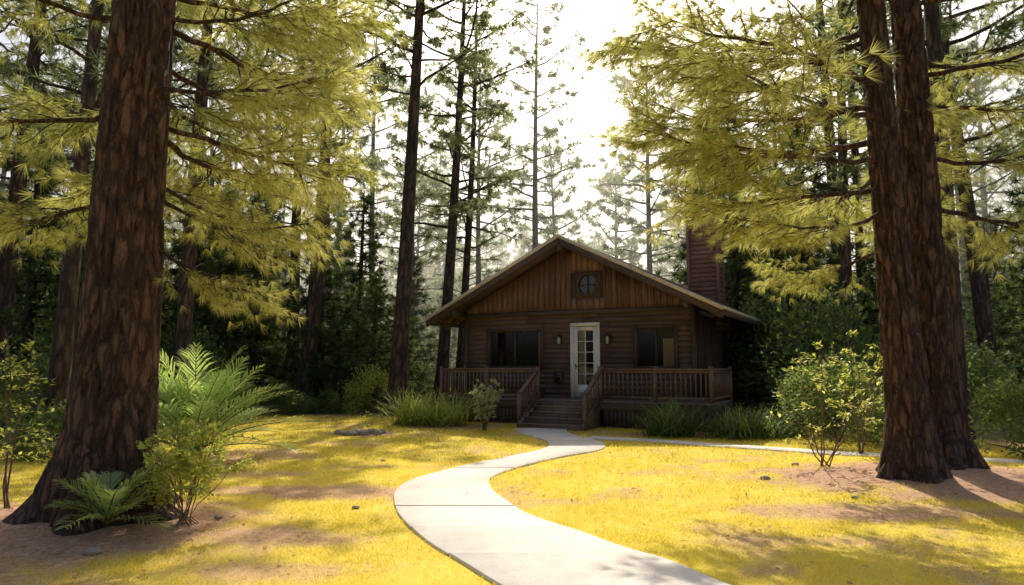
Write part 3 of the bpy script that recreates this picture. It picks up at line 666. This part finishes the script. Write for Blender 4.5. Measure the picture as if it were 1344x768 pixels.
# sunlit woodland haze between the far trees
mh,nt,ns,ln=newmat('woodland_haze');vs=N(ns,'ShaderNodeVolumeScatter');vs.inputs['Density'].default_value=.0085;vs.inputs['Anisotropy'].default_value=.55;vs.inputs['Color'].default_value=(1,.97,.88,1)
oo=N(ns,'ShaderNodeOutputMaterial');ln.new(vs.outputs[0],oo.inputs['Volume'])
mb=MB();box(mb,-95,95,33.5,96,-.5,24);mb.obj('haze',[mh])
def bigtrunk(mb,H,r0,lean,flare,seed,bendx=.0):
    nr,nt=300,110;z=np.linspace(-.25,H,nr)[:,None];th=(np.arange(nt)*2*np.pi/nt+np.pi/2)[None,:]
    r=r0*(1-.55*np.clip(z/H,0,1))+flare*np.exp(-np.clip(z+.1,0,9)/.42)*(1+.45*np.cos(5*th+seed)+.2*np.cos(3*th+2*seed))+.06*np.exp(-z/1.5)
    arc=(th-np.pi/2)*r0
    u=arc*9+.8*vnoise(arc*3,z*1.3+0*arc,seed+4);n=vnoise(u,z*2.2+vnoise(arc*6,z*1.,seed)*2,seed)
    n2=vnoise(arc*30,z*12,seed+1);g=np.abs(n-.5)*2
    d=-.055*np.exp(-(g/.2)**2)+.016*(n2-.5)+.03*(vnoise(arc*2+0*z,z*.8,seed+2)-.5)
    r=r+d
    V=np.stack([r*np.cos(th)+lean*z+bendx*np.sin(z*.3),r*np.sin(th)+0*z,z+0*th],-1).reshape(-1,3)
    i=np.arange(nr-1)[:,None]*nt;j=np.arange(nt)[None,:];k=(j+1)%nt
    mb.add(V,np.stack([i+j,i+k,i+nt+k,i+nt+j],-1).reshape(-1,4))
def bough(seed,L=3.0,K=26,nl=.25,nw=.0075):
    global R;old=R;R=np.random.RandomState(seed);mb=MB();m=16
    t=np.linspace(0,1,m);sg=R.choice([-1,1])
    P=np.stack([t*L,sg*.3*np.sin(t*3)+np.cumsum(R.normal(0,.03,m)),-.16*L*t+.22*L*t**2.3+np.cumsum(R.normal(0,.02,m))],1)
    tube(mb,P,.036*(1-t)**.8+.008,8,.5,0)
    TP=[];TD=[];TT=[]
    f=.30
    while f<1:
        for sd in(-1,1):
            if R.uniform()<.18: continue
            ff=min(.999,f+R.uniform(-.03,.03));i0=ff*(m-1);i_=int(i0);b=P[i_]+(P[i_+1]-P[i_])*(i0-i_)
            ang=sd*R.uniform(.5,1.0);d=nrm(np.array([math.cos(ang),math.sin(ang),R.uniform(-.6,.3)]))
            l=L*(.12+.26*math.sin(math.pi*(.2+.7*ff)))*R.uniform(.7,1.15)
            Q=twigs_from(mb,b,d,l,.011,.5,4,0,.12,7,.12);bt=R.uniform(0,.7)
            for u in np.arange(.35,1.01,.13):
                j=u*6;j0=min(int(j),5);q=Q[j0]+(Q[j0+1]-Q[j0])*(j-j0);TP.append(q);TD.append(nrm(Q[j0+1]-Q[j0]));TT.append(bt+R.uniform(0,.3))
                if R.uniform()<.7:
                    a2=R.choice([-1,1])*R.uniform(.5,1.1);d2=nrm(np.array([d[0]*math.cos(a2)-d[1]*math.sin(a2),d[0]*math.sin(a2)+d[1]*math.cos(a2),d[2]+R.uniform(-.5,.35)]))
                    S=twigs_from(mb,q,d2,R.uniform(.14,.38),.006,.5,3,0,.1,4,.1)
                    TP.append(S[3]);TD.append(nrm(S[3]-S[2]));TT.append(bt+R.uniform(0,.3))
        f+=.062
    TP.append(P[-1]);TD.append(nrm(P[-1]-P[-2]));TT.append(.5)
    needles(mb,np.array(TP),np.array(TD),K,nl,nw,.5,.18,1,np.clip(np.array(TT),0,1))
    me=mb.mesh('bough_mesh',[M_bark,M_needN],True);R=old;return me
bs=[bough(51),bough(52),bough(53),bough(54)]
def nearpine(x,y,H,r0,lean,flare,seed,boughs):
    e=empty('pine_tree',(x,y,gz(x,y)));mb=MB();bigtrunk(mb,H,r0,lean,flare,seed);mb.obj('trunk',[M_bark],e,True)
    for k,(z,az,L,pt,roll) in enumerate(boughs):
        o=inst('bough_%d'%k,bs[k%4],(lean*z,0,z),(0,0,0),1,e)
        mt=Matrix.Translation((lean*z,0,z))@Matrix.Rotation(math.radians(az),4,'Z')@Matrix.Rotation(-math.radians(pt),4,'Y')@Matrix.Rotation(math.radians(roll),4,'X')@Matrix.Diagonal((L/3,L/3,L/3,1))
        o.matrix_local=mt
    return e
LB=[(3.3,25,1.8,-32,10),(3.8,8,2.1,-18,-15),(4.1,60,2.4,-14,5),(4.6,30,2.5,-8,-10),(5.0,2,2.3,-2,15),(5.4,45,2.6,0,-10),(5.9,-8,2.2,8,-10),(6.2,30,2.6,5,12),(6.9,12,2.4,10,0),
    (4.7,72,3.4,-4,0),(5.3,80,3.5,-2,10),(5.9,62,3.4,2,0),(6.6,75,3.4,4,-10),  # boughs added to cast shadow bands on the left foreground
    (3.7,150,2.2,-10,0),(4.2,115,2.7,-6,10),(4.6,185,2.4,-5,10),(5.1,140,2.8,0,-10),(5.7,205,2.4,5,0),(6.3,165,2.6,5,0),(6.9,110,2.6,10,0),(7.5,60,2.4,12,0),(8.6,130,2.2,20,0),(8.4,20,2.1,20,0),(10.4,200,1.8,30,0),(10.8,0,1.6,30,0)]
nearpine(-4.6,7.95,14,.44,.015,.34,1,LB)
RB=[(3.6,140,2.0,-14,5),(4.1,185,2.5,-10,-10),(4.5,160,3.1,-6,10),(4.9,195,3.2,-2,12),(5.3,172,3.8,0,-12),(5.8,150,3.8,3,0),(6.2,190,3.7,5,10),(6.6,170,4.0,6,-10),(7.2,155,3.8,8,8),(7.8,190,3.7,12,0),(8.4,165,3.5,14,0),
    (5.6,205,3.5,2,-8),(5.0,95,3.2,-6,0),(6.3,40,3.0,0,0),(7.0,115,3.4,6,0),(10,200,3.0,20,0)]
nearpine(6.15,10.7,15,.29,-.03,.20,2,RB)
RB2=[(4.4,20,3.2,-6,0),(5.2,340,3.0,0,10),(5.7,50,3.4,0,-10),(6.2,5,3.3,2,0),(6.7,340,3.2,4,0),(7.3,25,3.4,6,0),(8.1,330,3.2,10,0),(4.8,60,3.2,-4,0),(7.6,240,2.6,12,0),(9,10,3,18,0),(9.4,180,3,16,0)]
nearpine(7.15,11.6,15,.34,-.012,.24,3,RB2)
# ------------------------------------------------------------------ named plants
def palm(name,x,y,n,L,seed,mat,e0=.35,e1=1.35,m=44,lw=.010,ll0=.36):
    global R;old=R;R=np.random.RandomState(seed);mb=MB()
    for q in range(n):
        az=q*2.399+R.uniform(-.3,.3);el=e0+(e1-e0)*((q+.5)/n)**.8;l=L*R.uniform(.75,1.1);k=12;t=np.linspace(0,1,k)
        hx=np.cos(el)*l*t+.22*l*t**2;hz=np.sin(el)*l*t-(.16+.45*(1.3-el)*.5)*l*t**2.2
        P=np.stack([hx*math.cos(az),hx*math.sin(az),hz+.1],1);tube(mb,P,np.linspace(.014,.004,k),4,.8,0)
        T=nrm(np.gradient(P,axis=0));S=nrm(np.cross(T,[0,0,1]));u=np.linspace(.12,.99,m)*(k-1);i_=np.minimum(u.astype(int),k-2);b=P[i_]+(P[i_+1]-P[i_])*(u-i_)[:,None]
        for sd in(-1,1):
            D=nrm(T[i_]*.85+S[i_]*sd*.7+R.normal(0,.11,(m,3))+np.array([0,0,.2]));ll=ll0*L/1.7*np.sin(np.pi*(.1+.85*np.linspace(0,1,m)))+.06
            w=nrm(np.cross(D,nrm(np.cross(T[i_],S[i_]))))*lw
            mid=b+D*ll[:,None]*.6;tip=b+D*ll[:,None]-np.array([0,0,.18])*ll[:,None]
            V=np.stack([b-w,b+w,mid+w,mid-w,tip],1).reshape(-1,3);idx=np.arange(m)[:,None]*5
            mb.add(V,quads=idx+[0,1,2,3],tris=idx+[3,2,4],tone=R.uniform(.0,1),mat=1)
    o=mb.obj(name,[M_twig,mat]);o.location=(x,y,gz(x,y));R=old;return o
palm('sago_palm',-6.05,13.2,54,2.15,61,M_leafP,.35,1.5,26,.012,.46)
def gclump(name,x,y,n,L,seed,mat,rad=.25):
    global R;old=R;R=np.random.RandomState(seed);mb=MB()
    az=R.uniform(0,6.28,n);el=R.uniform(.5,1.5,n);l=L*R.uniform(.5,1.1,n);b=np.stack([R.normal(0,rad,n),R.normal(0,rad,n),0*az],1)
    h=np.stack([np.cos(az),np.sin(az),0*az],1);s=np.stack([-np.sin(az),np.cos(az),0*az],1)*.016
    pts=[]
    for t in(0,.4,.75,1.):
        p=b+h*(np.cos(el)*l*t+.25*l*t*t)[:,None]+np.array([0,0,1.])*(np.sin(el)*l*t-.34*l*t**2.3)[:,None];p[:,2]=np.maximum(p[:,2],0.0);pts+=[p-s*(1.1-t),p+s*(1.1-t)]
    V=np.stack(pts,1).reshape(-1,3);idx=np.arange(n)[:,None]*8
    mb.add(V,quads=np.concatenate([idx+[0,1,3,2],idx+[2,3,5,4],idx+[4,5,7,6]]),tone=np.tile(R.uniform(0,1,n),3),mat=0)
    o=mb.obj(name,[mat]);o.location=(x,y,0);R=old;return o
gclump('ornamental_grass',-3.0,20.9,420,1.7,71,M_leafB,.25);gclump('ornamental_grass',-1.95,20.6,420,1.7,72,M_leafB,.25)  # sunlight on the left clumps put into a brighter leaf colour
gclump('ornamental_grass',4.0,17.6,480,1.6,73,M_leafD,.25);gclump('ornamental_grass',5.6,17.2,400,1.3,74,M_leafD,.3);gclump('ornamental_grass',6.4,17.6,400,1.1,75,M_leafD,.35)
def sapling(name,x,y,stems,H,spread,nl,ls,seed,mat,flat=.75,blen=.8,bd=7):
    global R;old=R;R=np.random.RandomState(seed);mb=MB();LP=[];LD=[]
    for q in range(stems):
        az=q*2.399+R.uniform(-.4,.4);h=H*R.uniform(.65,1);o=spread*R.uniform(.2,.8);k=9;t=np.linspace(0,1,k)
        P=np.stack([o*math.cos(az)*t**.9,o*math.sin(az)*t**.9,h*t],1)+np.cumsum(R.normal(0,.02,(k,3)),0);P[0]=[R.normal(0,.06),R.normal(0,.06),-.02];tube(mb,P,np.linspace(.011,.004,k)*H/2,5,.5,0)
        for b in range(int(h*bd)):
            f=R.uniform(.3,1);i0=f*(k-1);i_=min(int(i0),k-2);p=P[i_]+(P[i_+1]-P[i_])*(i0-i_);a=R.uniform(0,6.28);l=blen*R.uniform(.4,1)*(1.3-f)
            d=np.array([math.cos(a),math.sin(a),R.uniform(-.1,.35)]);Q=twigs_from(mb,p,d,l,.004*H/2,.5,3,0,-.1,6,.12)
            m=nl;u=R.uniform(.2,1,m)*5;j=np.minimum(u.astype(int),4);pp=Q[j]+(Q[j+1]-Q[j])*(u-j)[:,None]+R.normal(0,.02,(m,3));LP.append(pp);LD.append(d+runit(m)*.9)
    leaves(mb,np.concatenate(LP),np.concatenate(LD),ls,ls*.5,1,None,flat)
    o=mb.obj(name,[M_twig,mat]);o.location=(x,y,gz(x,y));R=old;return o
sapling('leafy_sapling',5.3,11.9,6,2.4,1.7,10,.10,81,M_leafB,.9,1.1,3.4)
sapling('leafy_sapling',7.0,13.9,5,3.0,.9,13,.11,82,M_leafB,.85,.7,4)
sapling('small_sapling',-6.0,8.3,3,2.3,.5,9,.08,83,M_leafB,.7,.6)
sapling('leafy_shrub',-3.55,7.6,18,1.15,.9,26,.07,84,M_leafB,.4,.5)
sapling('pale_shrub',-.75,18.9,20,1.5,.75,22,.06,85,M_leafW,.2,.3)
sapling('low_shrub',-3.75,18.2,5,.6,.5,10,.06,86,M_leafB,.4,.3)
palm('fern',-4.15,7.2,18,.7,62,M_leafP,.3,1.4,22,.008,.5)
for (x,y,s,m) in [(-8.2,25.3,.75,sh[1]),(-9.6,24.6,.8,sh[1]),(-7.0,25.9,.6,sh[1]),(-8.8,13.5,.7,sh[1]),(10.4,13.6,.7,sh[0]),(8.1,18.2,.7,sh[0])]:
    inst('round_shrub',m,(x,y,-.05),(0,0,x*3),s)
for (x,y,s) in [(-5.6,27.5,.62),(-4.6,28.3,.5),(-6.6,29,.6)]: inst('conifer_tree',cf[1],(x,y,0),(0,0,x),s)
inst('leafy_bush',sh[0],(7.6,16.2,0),(0,0,1),.8);inst('leafy_bush',shB,(-5.3,26.0,0),(0,0,2),.9)
# ------------------------------------------------------------------ light, world, camera
EL,AZ=math.radians(44),math.radians(6)
s=Vector((math.sin(AZ)*math.cos(EL),math.cos(AZ)*math.cos(EL),math.sin(EL)))
ld=bpy.data.lights.new('sun','SUN');ld.energy=5.0;ld.angle=math.radians(.5);ld.color=(1,.92,.76)
lo=bpy.data.objects.new('sun',ld);scene.collection.objects.link(lo);lo.rotation_euler=s.to_track_quat('Z','Y').to_euler();lo.location=(0,30,40)
w=bpy.data.worlds.new('World');scene.world=w;w.use_nodes=True;nt=w.node_tree;nt.nodes.clear()
sk=nt.nodes.new('ShaderNodeTexSky');sk.sky_type='NISHITA';sk.sun_disc=False;sk.sun_elevation=EL;sk.sun_rotation=AZ;sk.air_density=1.0;sk.dust_density=6.0;sk.ozone_density=.8
bg=nt.nodes.new('ShaderNodeBackground');bg.inputs[1].default_value=.15;wo=nt.nodes.new('ShaderNodeOutputWorld')
nt.links.new(sk.outputs[0],bg.inputs[0]);nt.links.new(bg.outputs[0],wo.inputs[0])
cd=bpy.data.cameras.new('camera');cd.lens=24;cd.sensor_width=36;cd.clip_end=2000
co=bpy.data.objects.new('camera',cd);scene.collection.objects.link(co);co.location=(0,0,CAMH);co.rotation_euler=(math.radians(96.1),0,0);scene.camera=co
scene.view_settings.view_transform='Standard';scene.view_settings.look='None';scene.view_settings.exposure=0
